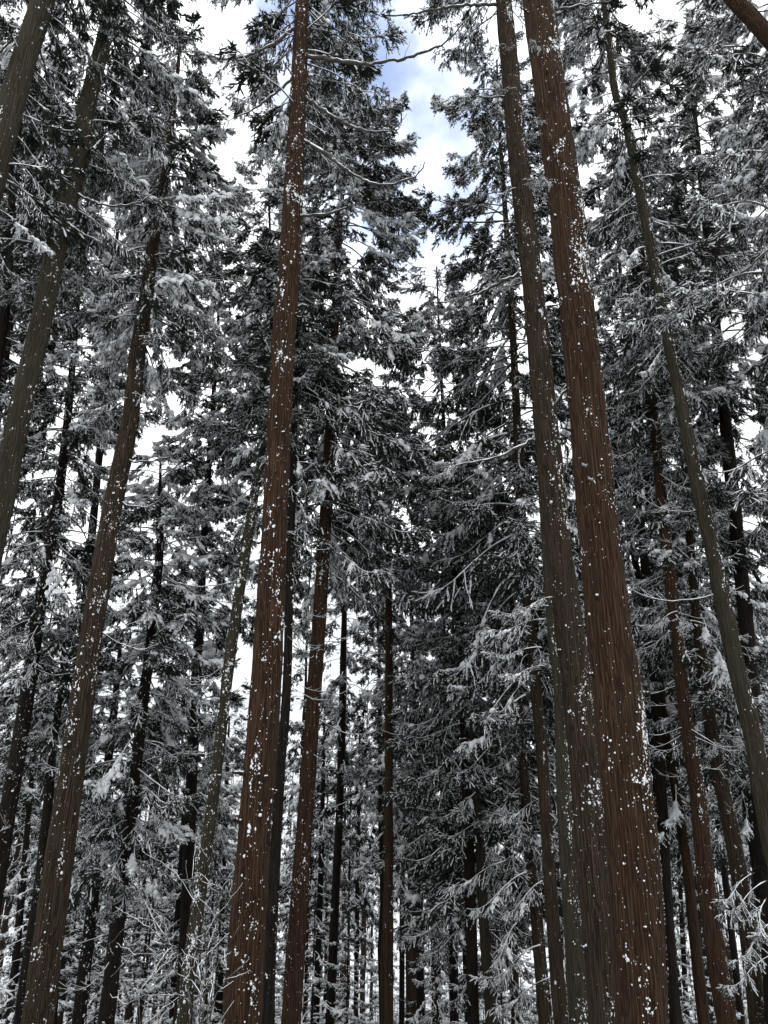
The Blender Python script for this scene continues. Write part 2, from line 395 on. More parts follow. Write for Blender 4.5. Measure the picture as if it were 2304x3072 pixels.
def catmull(P, n_out_step):
    P = np.asarray(P, float); outp = []
    for i in range(len(P) - 1):
        p0 = P[max(i - 1, 0)]; p1 = P[i]; p2 = P[i + 1]; p3 = P[min(i + 2, len(P) - 1)]
        m = max(1, int(np.linalg.norm(p2[:3] - p1[:3]) / n_out_step))
        for k in range(m):
            t_ = k / m
            outp.append(0.5 * ((2 * p1) + (-p0 + p2) * t_ + (2 * p0 - 5 * p1 + 4 * p2 - p3) * t_ ** 2 + (-p0 + 3 * p1 - 3 * p2 + p3) * t_ ** 3))
    outp.append(P[-1]); return np.array(outp)

ICO_V = None
def ico():
    global ICO_V, ICO_F
    ph = (1 + 5 ** 0.5) / 2
    v = np.array([(-1, ph, 0), (1, ph, 0), (-1, -ph, 0), (1, -ph, 0), (0, -1, ph), (0, 1, ph), (0, -1, -ph), (0, 1, -ph), (ph, 0, -1), (ph, 0, 1), (-ph, 0, -1), (-ph, 0, 1)], float)
    ICO_V = norm(v)
    ICO_F = np.array([(0, 11, 5), (0, 5, 1), (0, 1, 7), (0, 7, 10), (0, 10, 11), (1, 5, 9), (5, 11, 4), (11, 10, 2), (10, 7, 6), (7, 1, 8), (3, 9, 4), (3, 4, 2), (3, 2, 6), (3, 6, 8), (3, 8, 9), (4, 9, 5), (2, 4, 11), (6, 2, 10), (8, 6, 7), (9, 8, 1)])
ico()
def blobs(P, sx, sz, r, frames=None):
    """lumps of snow; frames = (radial, tangential) unit vectors per blob"""
    n = len(P); W = ICO_V[None] * (1 + r.uniform(-0.45, 0.40, (n, 12, 1)))
    ra, ta = frames
    Z = np.array([0, 0, 1.0])
    V = P[:, None, :] + W[..., 0:1] * ta[:, None, :] * sx[:, None, None] + W[..., 1:2] * ra[:, None, :] * (np.minimum(sx, sz) * 0.55)[:, None, None] + W[..., 2:3] * Z * sz[:, None, None]
    F = (np.arange(n)[:, None, None] * 12 + ICO_F[None]).reshape(-1, 3)
    return V.reshape(-1, 3), F

def stub_mesh():
    r = np.random.default_rng(5); S = Soup()
    P = np.array([[-0.03, 0, 0], [0.01, 0, 0.002], [0.04, 0.004, 0.006], [0.065, 0.006, 0.004]])
    S.add(*tube(P, [0.045, 0.03, 0.018, 0.012], 8, r, 0.2), 0)
    c = np.array([[0.02, 0, 0.03], [0.045, 0.01, 0.026], [0.0, -0.015, 0.035]])
    ra = np.tile([1.0, 0, 0], (3, 1)); ta = np.tile([0, 1.0, 0], (3, 1))
    V, F = blobs(c, np.array([0.024, 0.016, 0.014]), np.array([0.018, 0.012, 0.010]), r, (ra, ta)); S.add(V, F, 1)
    return S.arrays()
STUBARR = stub_mesh()
STUB = {}

TREES = {}
CLUMP = np.random.default_rng(3).random((64, 7))
def build_tree(key, label, d, pts, bark, crown=None, n=0, length=1.0, kindb='mid', heavy_p=0.2, side=None, flecks=0, fleck_sz=0.010,
               wind=None, taper_ext=0.0, stubs=0, bare=0, bare_rng=None, seed=0, seg=None, group='cedar trunks of the snowy forest', top_close=False, dark_p=0.45, low_len=0.6):
    """pts: (x, y, width) in photograph pixels, listed from the bottom up"""
    r = np.random.default_rng(1000 + seed)
    P = []
    for (x, y, w) in pts:
        p, tt = at(x, y, d); P.append([*p, w / 2 / FPX * tt])
    P = np.array(P)
    lo = P[0]; dirn = P[1] - P[0]; dirn = dirn / max(dirn[2], 1e-3)
    gz = float(ground_z(lo[0], d)) - 0.4
    if lo[2] > gz:
        h = lo[2] - gz
        base = lo.copy(); base[:3] -= dirn[:3] * h * np.array([0.5, 0.5, 1]); base[3] = lo[3] * 1.12
        midp = lo.copy(); midp[:3] -= dirn[:3] * h * 0.5 * np.array([0.7, 0.7, 1]); midp[3] = lo[3] * 1.03
        P = np.vstack([base, midp, P])
    if taper_ext > 0:
        hi = P[-1]; dv = P[-1] - P[-2]; dv = dv / max(dv[2], 1e-3)
        for q in (0.5, 1.0):
            e = hi.copy(); e[:3] += dv[:3] * taper_ext * q; e[3] = max(hi[3] * (1 - 0.9 * q), 0.012); P = np.vstack([P, e])
    root_loc = P[0][:3].copy(); root_loc[2] += 0.4
    root = bpy.data.objects.new('cedar_tree', None); col.objects.link(root); root.location = root_loc; root.empty_display_size = 0.3
    root['label'] = label; root['category'] = 'tree'; root['group'] = group
    near = d < 16
    step = 0.07 if near else 0.30
    seg = seg or (64 if near else (18 if d < 26 else 10))
    C = catmull(P, step); C[:, 3] = np.maximum(C[:, 3], 0.008)
    cz = C[:, 2]
    # uneven, fibrous surface
    TH = np.tile(np.linspace(0, 2 * math.pi, seg, endpoint=False), (len(C), 1)); hh = (cz - cz[0])[:, None] + np.zeros_like(TH)
    R = C[:, 3:4] * np.ones_like(TH)
    H = float(hh.max()) + 1
    R = R * (1 + 0.05 * (value_noise(5, int(H / 1.5) + 2, r, TH, hh / 1.5) - 0.5) * 2)
    if near:
        a_ = value_noise(26, int(H / 0.45) + 2, r, TH, hh / 0.45); a_ = 1 - np.abs(2 * a_ - 1)
        b_ = value_noise(30, int(H / 0.22) + 2, r, TH, hh / 0.22)
        R = R + (a_ - 0.5) * 0.024 + (b_ - 0.5) * 0.013
    else:
        b_ = value_noise(9, int(H / 0.6) + 2, r, TH, hh / 0.6); R = R * (1 + (b_ - 0.5) * 0.10)
    V = np.stack([C[:, 0:1] + R * np.cos(TH), C[:, 1:2] + R * np.sin(TH), C[:, 2:3] + 0 * TH], -1).reshape(-1, 3) - root_loc
    k = seg; m_ = len(C)
    i = np.arange(m_ - 1)[:, None] * k; j = np.arange(k)[None]; j2 = (j + 1) % k
    F = np.concatenate([np.stack([i + j, i + j2, i + k + j2], -1).reshape(-1, 3), np.stack([i + j, i + k + j2, i + k + j], -1).reshape(-1, 3)])
    trunk = obj('trunk', to_mesh('trunk', (V, F, np.zeros(len(F), int)), [bark]), root)
    def centre(z):
        return np.array([np.interp(z, cz, C[:, q]) for q in (0, 1)] + [z]) , np.interp(z, cz, C[:, 3])
    zlo = max(cz[0], 1.6 - d * math.tan(rad(12.5))); ztop_vis = min(cz[-1], 1.6 + d * math.tan(rad(57)))
    if flecks:
        nn = flecks * 5
        z = r.uniform(zlo, ztop_vis, nn)
        th = r.normal(wind if wind is not None else -1.2, 0.75, nn)
        dens = value_noise(7, int(H / 0.8) + 2, r, th % (2 * math.pi), (z - cz[0]) / 0.8) + 0.5 * value_noise(11, int(H / 0.25) + 2, r, th % (2 * math.pi), (z - cz[0]) / 0.25)
        flecks = int(flecks * 1.3); nn = len(z); o_ = np.argsort(-dens + r.uniform(-1.1, 1.1, nn))[:flecks]; z = z[o_]; th = th[o_]
        nc_ = max(4, flecks // 9); pick = r.integers(0, nc_, flecks); cl_ = r.random(flecks) < 0.50
        tight = r.choice([0.014, 0.03, 0.07], flecks)
        z = np.where(cl_, z[pick] + r.normal(0, 1, flecks) * tight, z); th = np.where(cl_, th[pick] + r.normal(0, 0.7, flecks) * tight / max(C[0, 3], .1), th)
        th = np.where(np.sin(th) > 0.2, -th, th)
        cx = np.interp(z, cz, C[:, 0]); cy = np.interp(z, cz, C[:, 1]); cr = np.interp(z, cz, C[:, 3])
        ra = np.stack([np.cos(th), np.sin(th), 0 * th], -1); ta = np.stack([-np.sin(th), np.cos(th), 0 * th], -1)
        sz = fleck_sz * 0.78 * np.exp(r.normal(0, 0.50, flecks)) * np.where(cl_, 1.15, 0.8); sx = sz * r.uniform(0.4, 0.95, flecks)
        Pb = np.stack([cx, cy, z], -1) + ra * (cr * 1.0 + 0.004)[:, None] - root_loc
        Vb, Fb = blobs(Pb, sx, sz, r, (ra, ta))
        o = obj('snow_flecks', to_mesh('snow_flecks', (Vb, Fb, np.zeros(len(Fb), int)), [SNOW]), trunk); o['kind'] = 'stuff'
    if stubs:
        if bark.name not in STUB: STUB[bark.name] = to_mesh('branch_stub', STUBARR, [bark, SNOW])
        for q in range(stubs):
            z = r.uniform(zlo, ztop_vis); c, rr = centre(z); th = r.uniform(-math.pi * 0.97, -0.03)
            s = obj('branch_stub', STUB[bark.name], trunk, c + np.array([math.cos(th), math.sin(th), 0]) * rr * 0.97 - root_loc)
            s.rotation_euler = (0, r.uniform(-0.3, 0.2), th); s_ = r.uniform(0.6, 1.3); s.scale = (s_ * r.choice([1, 1, 1.8, 3.0]), s_ * r.uniform(0.6, 1.1), s_ * r.uniform(0.7, 1.2))
    # crown
    if crown and n:
        z0 = at(1152, crown[0], d)[0][2]; z1 = at(1152, crown[1], d)[0][2]
        z1 = min(z1, cz[-1] - 0.1)
        # the crown's own mesh is the leader tuft; sprays and boughs hang on it
        S = Soup(); S.merge(ARRSMALL[0], mat4(centre(z1)[0] - root_loc, 0, 1.4, 0, 0.8))
        cr_ = obj('crown', to_mesh('crown', S.arrays(), FM), root)
        NI = 22 if n < 90 else 36
        for q in range(NI):
            z = z0 + (z1 - z0) * ((q + r.random()) / NI) ** 0.8; c, rr = centre(z)
            b_ = obj('inner_spray', SMALL[q % 3], cr_, c - root_loc)
            b_.rotation_euler = (0, -r.uniform(-0.3, 0.7), r.uniform(0, 6.28)); s_ = r.uniform(0.9, 1.7) * (1.2 if NI > 30 else 1); b_.scale = (s_, s_, s_)
        for q in range(n):
            f = (q + r.random()) / n; f = f ** 0.88; z = z0 + (z1 - z0) * f; c, rr = centre(z)
            az = q * 2.399963 + r.uniform(-0.5, 0.5)
            if side is not None:
                # boughs of the near trunks leave the face towards the path clear
                for _ in range(20):
                    if math.sin(az) > side: break
                    az = r.uniform(0, 6.28)
            prof = (low_len + (1 - low_len) * min(1, f / 0.25)) * (1 - 0.52 * f ** 4 if crown[1] > -200 or top_close else 1)
            cn = CLUMP[int(z / 1.3 + 7 * seed) % 64, int((az % 6.2832) / 0.9) % 7]
            if cn < 0.24: continue
            prof *= 0.62 + 0.52 * cn
            hv = r.random() < heavy_p * (0.4 + 1.2 * f)
            kk = kindb + ('heavy' if hv else '')
            if not hv and r.random() < dark_p + 0.2 * (0.5 - f): kk = kindb + 'dark'
            me = BOUGH[kk][r.integers(len(BOUGH[kk]))]
            b_ = obj('bough', me, cr_, c + np.array([math.cos(az), math.sin(az), 0]) * rr * 0.6 - root_loc)
            b_.rotation_euler = (r.uniform(-0.25, 0.25), -(-0.30 + 0.75 * f + r.uniform(-0.2, 0.2)), az)
            s_ = length * prof * r.uniform(0.75, 1.2); b_.scale = (s_, s_ * r.uniform(0.85, 1.15), s_ * r.uniform(0.9, 1.2))
    if bare:
        y0, y1 = bare_rng
        z0 = at(1152, y0, d)[0][2]; z1 = at(1152, y1, d)[0][2]
        for q in range(bare):
            z = r.uniform(z0, min(z1, cz[-1])); c, rr = centre(z); az = r.uniform(0, 6.28)
            if near and math.sin(az) < -0.3: az = -az
            b_ = obj('bare_branch', BARE[r.integers(len(BARE))], root, c - root_loc)
            b_.rotation_euler = (r.uniform(-0.3, 0.3), r.uniform(-0.2, 0.3), az); s_ = r.uniform(0.5, 1.1); b_.scale = (s_, s_, s_)
    TREES[key] = (root, centre, d, root_loc)
    return root
ARRSMALL = [make_bough(350 + i, length=0.9, nsec=7, nter=4, ncord=8, cl=(0.07, 0.14), cr=0.0105, start=0.3, snowp=0.5) for i in range(3)]

SMALL = [to_mesh('inner_spray', a, FM) for a in ARRSMALL]
def limb(key, pix, r0, r1, depth=0.0, snow=1.0, twigs=4, seed=0, leaf=0, name='bare_branch', label=None):
    """a snow-laden limb that leaves the trunk: pixel points, the tip 'depth' metres nearer than the trunk"""
    root, centre, d, rl = TREES[key]; r = np.random.default_rng(5000 + seed)
    K = len(pix); P = []
    for q, (x, y) in enumerate(pix):
        p, tt = at(x, y, d - depth * q / (K - 1)); P.append(p)
    P = catmull(np.array(P), 0.10); n = len(P)
    P[1:-1] += r.normal(0, 0.013, (n - 2, 3))
    R = 1.25 * np.linspace(r0, r1, n) * (1 + 0.08 * np.sin(np.arange(n) * 1.7) + 0.25 * (r.random(n) > 0.86))
    S = Soup(); S.add(*tube(P, R, 8), 0)
    S.add(*tube(P + np.array([0, 0, 1.0]) * (R * 0.62)[:, None], R * (0.72 + 0.3 * r.random(n)) * snow, 7, r, 0.22, squash=0.85), 2)
    for k in range(twigs):
        t = np.array([r.uniform(0.25, 1.0)]); p, T = interp_path(P, t); D = T[0] * 0.5 + np.array([r.uniform(-.4, .4), r.uniform(-.4, .4), r.uniform(.1, 0.9)])
        D /= np.linalg.norm(D); l = r.uniform(0.12, 0.45)
        Q = np.array([p[0] + D * l * j / 5 + r.normal(0, 0.012, 3) * (j > 0) for j in range(6)])
        S.add(*tube(Q, np.linspace(0.008, 0.004, 6), 4), 0)
        S.add(*tube(Q + np.array([0, 0, 0.006]), np.linspace(0.008, 0.005, 6) * r.uniform(0.5, 1.2, 6), 4, r, 0.3), 2)
    V, F, M = S.arrays()
    o = obj(name, to_mesh(name, (V - rl, F, M), FM), root)
    if label: o['label'] = label
    for k in range(leaf):
        f = 0.35 + 0.65 * (k + 0.5) / leaf
        i = min(int(f * (n - 1)), n - 2); T = P[i + 1] - P[i]; az = math.atan2(T[1], T[0]) + (1 if k % 2 else -1) * r.uniform(0.2, 0.9)
        b_ = obj('spray', BOUGH['fine'][r.integers(5)], o, P[i] - rl); b_.rotation_euler = (r.uniform(-.3, .3), r.uniform(-.1, .5), az)
        s_ = r.uniform(0.28, 0.45); b_.scale = (s_,) * 3
    return o
def tuft(key, x, y, az, s, pitch=-0.1, heavy=True, kind='finesnow', near_by=0.0):
    heavy = False
    root, centre, d, rl = TREES[key]; p, tt = at(x, y, d - near_by)
    me = BOUGH[kind + ('heavy' if heavy else '')][int(x + y) % 3]
    b_ = obj('leafy_shoot', me, root, p - rl); b_.rotation_euler = (0, -pitch, rad(az)); b_.scale = (s,) * 3

exec_trees = True
#TREES_BEGIN
# ------------------------------------------------------------------ the trees one can tell apart (photograph pixels, bottom up)
G1 = 'big cedar trunks near the viewer'; G2 = 'cedars standing further back'
build_tree('E', 'thickest red brown cedar trunk, on the right, peppered with snow clumps', 10.8,
    [(1926, 3072, 156), (1919, 2881, 156), (1905, 2604, 149), (1878, 2326, 146), (1850, 2048, 139), (1826, 1892, 130), (1805, 1684, 122), (1784, 1475, 116), (1766, 1267, 111), (1740, 1024, 105), (1721, 833, 100), (1700, 625, 98), (1669, 417, 95), (1642, 208, 92), (1614, 0, 85)],
    RED, flecks=3300, fleck_sz=0.0105, wind=-1.0, taper_ext=9, stubs=28, seed=1, group=G1, seg=96)
build_tree('E2', 'thick brown cedar trunk just left of and behind the thickest one', 14.0,
    [(1815, 3072, 98), (1805, 2881, 98), (1780, 2604, 94), (1756, 2326, 90), (1728, 2048, 88), (1707, 1892, 85), (1680, 1684, 78), (1659, 1475, 74), (1638, 1267, 70), (1615, 1024, 66), (1596, 833, 62), (1572, 625, 58), (1548, 417, 54), (1530, 208, 50), (1510, 0, 45)],
    BROWN, flecks=2400, fleck_sz=0.01, wind=-0.9, taper_ext=9, stubs=20, seed=2, group=G1, crown=(60, -700), n=60, side=0.0, length=1.0, kindb='fine')
build_tree('D', 'tall red brown cedar left of centre with long bare snowy branches near its top', 12.4,
    [(725, 3072, 116), (762, 2534, 98), (798, 2048, 87), (815, 1760, 79), (828, 1510, 73), (850, 1024, 67), (875, 694, 60), (892, 347, 50), (907, 0, 38)],
    RED, flecks=2500, fleck_sz=0.012, wind=-1.35, taper_ext=8, stubs=20, seed=3, group=G1, crown=(430, -600), n=110, side=-0.15, length=0.95, kindb='fine', heavy_p=0.1)
build_tree('A', 'straight brown cedar in the left foreground whose thick snowy crown fills the upper left', 15.5,
    [(111, 3072, 92), (180, 2560, 78), (253, 2048, 66), (300, 1750, 60), (340, 1510, 54), (389, 1267, 48), (413, 1059, 44), (437, 902, 38), (465, 694, 31), (490, 570, 26), (512, 400, 17), (530, 250, 10), (540, 140, 5)],
    BROWN, flecks=2200, fleck_sz=0.011, wind=-1.2, stubs=8, seed=4, group=G1, crown=(1050, 140), n=210, side=-0.75, length=0.85, kindb='fine', heavy_p=0.7, bare=10, bare_rng=(2000, 1000), low_len=0.8)
build_tree('B', 'olive grey cedar leaning along the upper left, bent near its top', 13.0,
    [(-60, 1830, 66), (-25, 1640, 66), (14, 1475, 65), (55, 1253, 64), (110, 1024, 60), (149, 833, 58), (177, 694, 57), (222, 521, 52), (257, 333, 48), (306, 139, 42), (340, 0, 35)],
    OLIVE, flecks=900, fleck_sz=0.010, wind=-1.0, taper_ext=8, stubs=8, seed=5, group=G1, crown=(760, -500), n=120, side=0.3, length=0.95, kindb='fine', heavy_p=0.15)
build_tree('C', 'thick leaning cedar trunk crossing the top left corner', 11.5,
    [(-90, 800, 78), (-32, 560, 76), (24, 347, 72), (73, 174, 66), (132, 0, 60)],
    OLIVE, flecks=500, fleck_sz=0.012, wind=-1.0, taper_ext=8, stubs=3, seed=6, group=G1, crown=(700, -400), n=90, side=0.3, length=0.9, kindb='fine', heavy_p=0.1)
build_tree('LEAN', 'slender olive mossy cedar leaning right, half hidden by the tall red brown trunk', 19.0,
    [(552, 3072, 46), (562, 2951, 44), (590, 2742, 40), (625, 2500, 36), (656, 2256, 34), (681, 2048, 33), (701, 1892, 32), (733, 1684, 30), (764, 1475, 28), (792, 1337, 25), (830, 1130, 19), (860, 960, 12)],
    OLIVE, flecks=1500, fleck_sz=0.014, wind=-1.5, stubs=4, seed=7, group=G2, crown=(1400, 960), n=50, length=0.6, kindb='mid', heavy_p=0.3, bare=10, bare_rng=(2300, 1500))
build_tree('BEHIND', 'dark cedar trunk close behind the tall red brown one', 19.0,
    [(802, 3072, 44), (805, 2951, 42), (819, 2673, 36), (840, 2326, 30), (861, 2048, 27), (871, 1649, 25), (882, 1316, 20), (890, 1000, 14), (895, 700, 8)],
    DARK, flecks=250, fleck_sz=0.012, wind=-0.6, seed=8, group=G2, crown=(1500, 700), n=90, length=0.75, kindb='mid', heavy_p=0.2, bare=8, bare_rng=(2400, 1500))
build_tree('M', 'middle cedar with brown trunk and full snowy crown beside the blue sky gap', 20.5,
    [(872, 3072, 60), (889, 2812, 56), (910, 2534, 50), (927, 2291, 46), (944, 2048, 43), (958, 1857, 41), (969, 1684, 38), (979, 1510, 36), (990, 1302, 32), (1000, 1093, 28), (1010, 860, 22), (1025, 600, 15), (1045, 400, 9), (1055, 240, 5)],
    RED, flecks=1100, fleck_sz=0.011, wind=-1.2, seed=9, group=G2, crown=(1720, 240), n=260, length=1.3, kindb='mid', heavy_p=0.4, bare=12, bare_rng=(2300, 1600), stubs=4, low_len=0.7)
build_tree('T11', 'thin dark trunk between the middle cedar and the straight central one', 32.0,
    [(990, 3072, 28), (1003, 2742, 26), (1017, 2465, 23), (1024, 2256, 22), (1028, 2048, 20), (1034, 1800, 15), (1040, 1550, 7)],
    DARK, seed=10, group=G2, crown=(2350, 1550), n=44, length=0.95, kindb='mid', heavy_p=0.4, bare=10, bare_rng=(2800, 2300))
build_tree('F', 'straight dark red cedar standing upright in the centre', 27.0,
    [(1167, 3072, 28), (1167, 2600, 26), (1166, 2048, 22), (1166, 1753, 19), (1167, 1450, 14), (1168, 1200, 7)],
    RED, flecks=150, fleck_sz=0.012, seed=11, group=G2, crown=(1850, 1180), n=95, length=1.05, kindb='mid', heavy_p=0.2, bare=10, bare_rng=(2500, 1800))
build_tree('T19', 'slim brown cedar whose big crown edges the right side of the blue sky gap', 21.5,
    [(1684, 3072, 44), (1676, 2985, 44), (1652, 2673, 40), (1628, 2291, 36), (1605, 2048, 34), (1586, 1823, 31), (1569, 1614, 28), (1553, 1300, 25), (1538, 1000, 21), (1520, 700, 16), (1500, 400, 10), (1490, 180, 5)],
    BROWN, flecks=700, fleck_sz=0.012, wind=-0.8, seed=12, group=G2, crown=(2150, 170), n=270, length=1.32, kindb='mid', heavy_p=0.25, bare=6, bare_rng=(2600, 2100), low_len=0.85)
build_tree('T18', 'slim cedar with brown trunk standing left of a slightly thicker dark one', 25.0,
    [(1634, 3072, 36), (1607, 2742, 33), (1583, 2465, 30), (1562, 2187, 27), (1535, 1850, 22), (1505, 1500, 16), (1480, 1200, 8)],
    BROWN, flecks=600, fleck_sz=0.014, wind=-0.8, seed=13, group=G2, crown=(2750, 1180), n=120, length=1.05, kindb='mid', heavy_p=0.03)
build_tree('T20', 'olive green mossy trunk directly left of the thick pair on the right', 17.5,
    [(1739, 3072, 64), (1728, 2881, 62), (1708, 2600, 54), (1690, 2326, 44), (1676, 2048, 34), (1662, 1948, 30), (1640, 1700, 22), (1620, 1450, 12)],
    OLIVE, flecks=1200, fleck_sz=0.011, wind=-0.5, seed=14, group=G2)
build_tree('R23', 'curved olive cedar sweeping down the right side, snow along its right edge', 14.5,
    [(2400, 2900, 58), (2330, 2600, 56), (2291, 2395, 54), (2256, 2187, 51), (2220, 2048, 49), (2187, 1892, 47), (2159, 1753, 45), (2131, 1614, 42), (2096, 1475, 39), (2062, 1302, 34), (2041, 1198, 32), (2017, 1080, 30), (1982, 903, 27), (1961, 799, 26), (1937, 660, 26), (1916, 555, 25), (1881, 382, 22), (1846, 278, 19), (1829, 139, 18), (1812, 0, 16)],
    OLIVE, flecks=2400, fleck_sz=0.012, wind=-0.25, taper_ext=3, stubs=5, seed=15, group=G1, crown=(1080, -250), n=150, side=-0.5, length=0.78, kindb='fine', heavy_p=0.35, bare=8, bare_rng=(1800, 900))
build_tree('R25', 'dark red brown cedar to the right of the thickest trunk', 19.5,
    [(2182, 3072, 60), (2172, 3020, 59), (2135, 2777, 55), (2110, 2569, 50), (2090, 2360, 45), (2062, 2187, 41), (2045, 2048, 38), (2030, 1892, 36), (2013, 1753, 34), (1996, 1614, 32), (1982, 1475, 31), (1971, 1336, 29), (1961, 1232, 27), (1940, 950, 20), (1920, 650, 11), (1910, 450, 5)],
    RED, flecks=1500, fleck_sz=0.011, wind=-0.9, seed=16, group=G2, crown=(1500, 430), n=180, length=0.92, kindb='mid', heavy_p=0.3, bare=24, bare_rng=(2300, 1200))
build_tree('R26', 'slim dark cedar immediately right of the thickest trunk', 27.0,
    [(2030, 3072, 36), (2006, 2812, 33), (1978, 2534, 29), (1955, 2300, 26), (1937, 1857, 22), (1905, 1684, 20), (1874, 1510, 16), (1850, 1300, 10), (1840, 1100, 5)],
    DARK, seed=17, group=G2, crown=(2400, 1080), n=160, length=1.05, kindb='mid', heavy_p=0.25, bare=12, bare_rng=(2700, 2000))
build_tree('R27', 'slim dark red cedar between two thicker trunks at lower right', 25.5,
    [(2112, 3072, 36), (2083, 2812, 33), (2062, 2604, 30), (2030, 2395, 27), (1996, 2187, 22), (1975, 1950, 15), (1965, 1750, 7)],
    RED, seed=18, group=G2, crown=(2500, 1700), n=54, length=0.9, kindb='mid', heavy_p=0.2)
build_tree('R28', 'broad brown cedar low at the right, right of the dark red brown one', 20.5,
    [(2275, 3072, 52), (2235, 2742, 49), (2194, 2499, 46), (2152, 2291, 41), (2120, 2100, 36), (2085, 1800, 28), (2060, 1500, 20), (2040, 1200, 10), (2030, 1050, 5)],
    BROWN, flecks=800, fleck_sz=0.012, wind=-0.9, seed=19, group=G2, crown=(2250, 1050), n=180, length=0.9, kindb='mid', heavy_p=0.25, bare=8, bare_rng=(2700, 2200))
build_tree('R29', 'dark cedar near the lower right edge', 25.0,
    [(2330, 3072, 38), (2291, 2742, 35), (2256, 2499, 32), (2214, 2291, 28), (2180, 2083, 24), (2150, 1800, 17), (2130, 1500, 8)],
    DARK, flecks=300, fleck_sz=0.013, seed=20, group=G2, crown=(2500, 1450), n=150, length=1.0, kindb='mid', heavy_p=0.25)
build_tree('R30', 'thin dark cedar at the far right edge', 30.0,
    [(2330, 3072, 24), (2291, 2640, 22), (2277, 2465, 20), (2250, 2150, 15), (2230, 1900, 6)],
    DARK, seed=21, group=G2, crown=(2600, 1880), n=44, length=0.95, kindb='mid', heavy_p=0.25)
build_tree('R32', 'thin dark leaning sapling trunk right of the curved olive cedar', 22.0,
    [(2420, 2150, 15), (2330, 1850, 13), (2263, 1718, 12), (2208, 1614, 11), (2138, 1475, 9), (2080, 1360, 6)],
    DARK, seed=22, group=G2, flecks=120)
build_tree('K', 'dark cedar with forked top at the left, thick snow on its small crown', 22.0,
    [(318, 3072, 50), (340, 2881, 46), (358, 2708, 42), (382, 2534, 37), (410, 2291, 33), (430, 2103, 31), (444, 1996, 30), (465, 1788, 28), (479, 1650, 24), (480, 1500, 13), (482, 1370, 6)],
    DARK, flecks=350, fleck_sz=0.014, seed=23, group=G2, crown=(2700, 1330), n=150, length=0.95, kindb='mid', heavy_p=0.45, bare=10, bare_rng=(2900, 1600), top_close=True)
build_tree('H', 'dark snow flecked cedar leaning along the left edge', 20.0,
    [(-50, 2870, 56), (-20, 2700, 53), (7, 2534, 50), (42, 2326, 47), (76, 2117, 43), (104, 1927, 38), (135, 1718, 33), (167, 1545, 29), (184, 1427, 27), (205, 1230, 22), (222, 1050, 16), (240, 850, 9), (250, 750, 5)],
    DARK, flecks=900, fleck_sz=0.012, wind=-1.2, seed=24, group=G2, crown=(2000, 740), n=180, length=0.95, kindb='mid', heavy_p=0.2, bare=12, bare_rng=(2500, 1600))
build_tree('H2', 'far left slim cedar trunk seen between the leaning foreground trunks', 19.0,
    [(-140, 1900, 36), (-60, 1400, 32), (3, 1024, 28), (21, 868, 26), (35, 625, 22), (45, 444, 19), (60, 250, 12), (75, 50, 6)],
    DARK, flecks=100, seed=25, group=G2, crown=(1500, 40), n=190, length=1.0, kindb='mid', heavy_p=0.15)
build_tree('H3', 'second slim cedar from the left edge, behind the olive grey one', 21.0,
    [(-90, 1800, 32), (10, 1100, 28), (50, 800, 24), (69, 660, 21), (90, 472, 17), (115, 250, 9), (125, 120, 5)],
    BROWN, flecks=100, seed=26, group=G2, crown=(1250, 100), n=170, length=1.0, kindb='mid', heavy_p=0.15)
build_tree('A2', 'dark trunk close behind the lower part of the left foreground cedar', 21.0,
    [(60, 3072, 40), (85, 2900, 38), (117, 2680, 34), (140, 2450, 30), (160, 2240, 22), (184, 2050, 16), (195, 1850, 8)],
    DARK, flecks=200, seed=27, group=G2, crown=(2300, 1820), n=44, length=0.8, kindb='mid', heavy_p=0.3)
build_tree('T6', 'dark cedar trunk at the lower left, left of the forked one', 24.0,
    [(236, 3072, 40), (257, 2880, 37), (278, 2708, 33), (300, 2500, 30), (345, 2100, 20), (365, 1900, 8)],
    DARK, flecks=400, fleck_sz=0.014, seed=28, group=G2, crown=(2700, 1880), n=70, length=0.85, kindb='mid', heavy_p=0.2)
build_tree('X1', 'thin dark trunk at the lower left corner', 30.0, [(30, 3072, 26), (62, 2708, 22), (90, 2400, 15), (110, 2150, 6)], DARK, seed=29, group=G2, crown=(2650, 2130), n=40, length=0.9, bare=8, bare_rng=(3000, 2500))
build_tree('X2', 'thin pale brown trunk between the two left foreground cedars at the bottom', 33.0, [(176, 3072, 23), (200, 2742, 19), (222, 2450, 13), (240, 2200, 5)], BROWN, seed=30, group=G2, crown=(2700, 2180), n=40, length=0.9)
build_tree('X3', 'thin dark trunk left of the slender olive leaning cedar', 33.0, [(517, 3072, 24), (535, 2742, 21), (555, 2400, 15), (572, 2100, 6)], DARK, seed=31, group=G2, crown=(2700, 2050), n=50, length=1.0, heavy_p=0.6)
build_tree('X4', 'thin dark trunk between the olive leaner and the tall red brown cedar', 38.0, [(658, 3072, 20), (667, 2700, 17), (678, 2400, 12), (688, 2150, 5)], DARK, seed=32, group=G2, crown=(2750, 2120), n=44, length=1.1, heavy_p=0.5)
build_tree('X5', 'thin dark trunk between the middle cedar and its thinner neighbour', 38.0, [(948, 3072, 20), (962, 2640, 17), (970, 2300, 11), (975, 2100, 5)], DARK, seed=33, group=G2, crown=(2600, 2080), n=40, length=1.0, heavy_p=0.5)
build_tree('X6', 'very thin dark trunk left of the straight central cedar', 45.0, [(1067, 3072, 15), (1073, 2640, 13), (1078, 2300, 8), (1080, 2150, 4)], DARK, seed=34, group=G2, crown=(2600, 2130), n=36, length=1.1, heavy_p=0.6)
build_tree('X7', 'dark trunk of a pair just right of the straight central cedar', 34.0, [(1262, 3072, 24), (1256, 2534, 20), (1245, 2150, 14), (1238, 1850, 6)], DARK, seed=35, group=G2, crown=(2500, 1820), n=60, length=1.05, heavy_p=0.2)
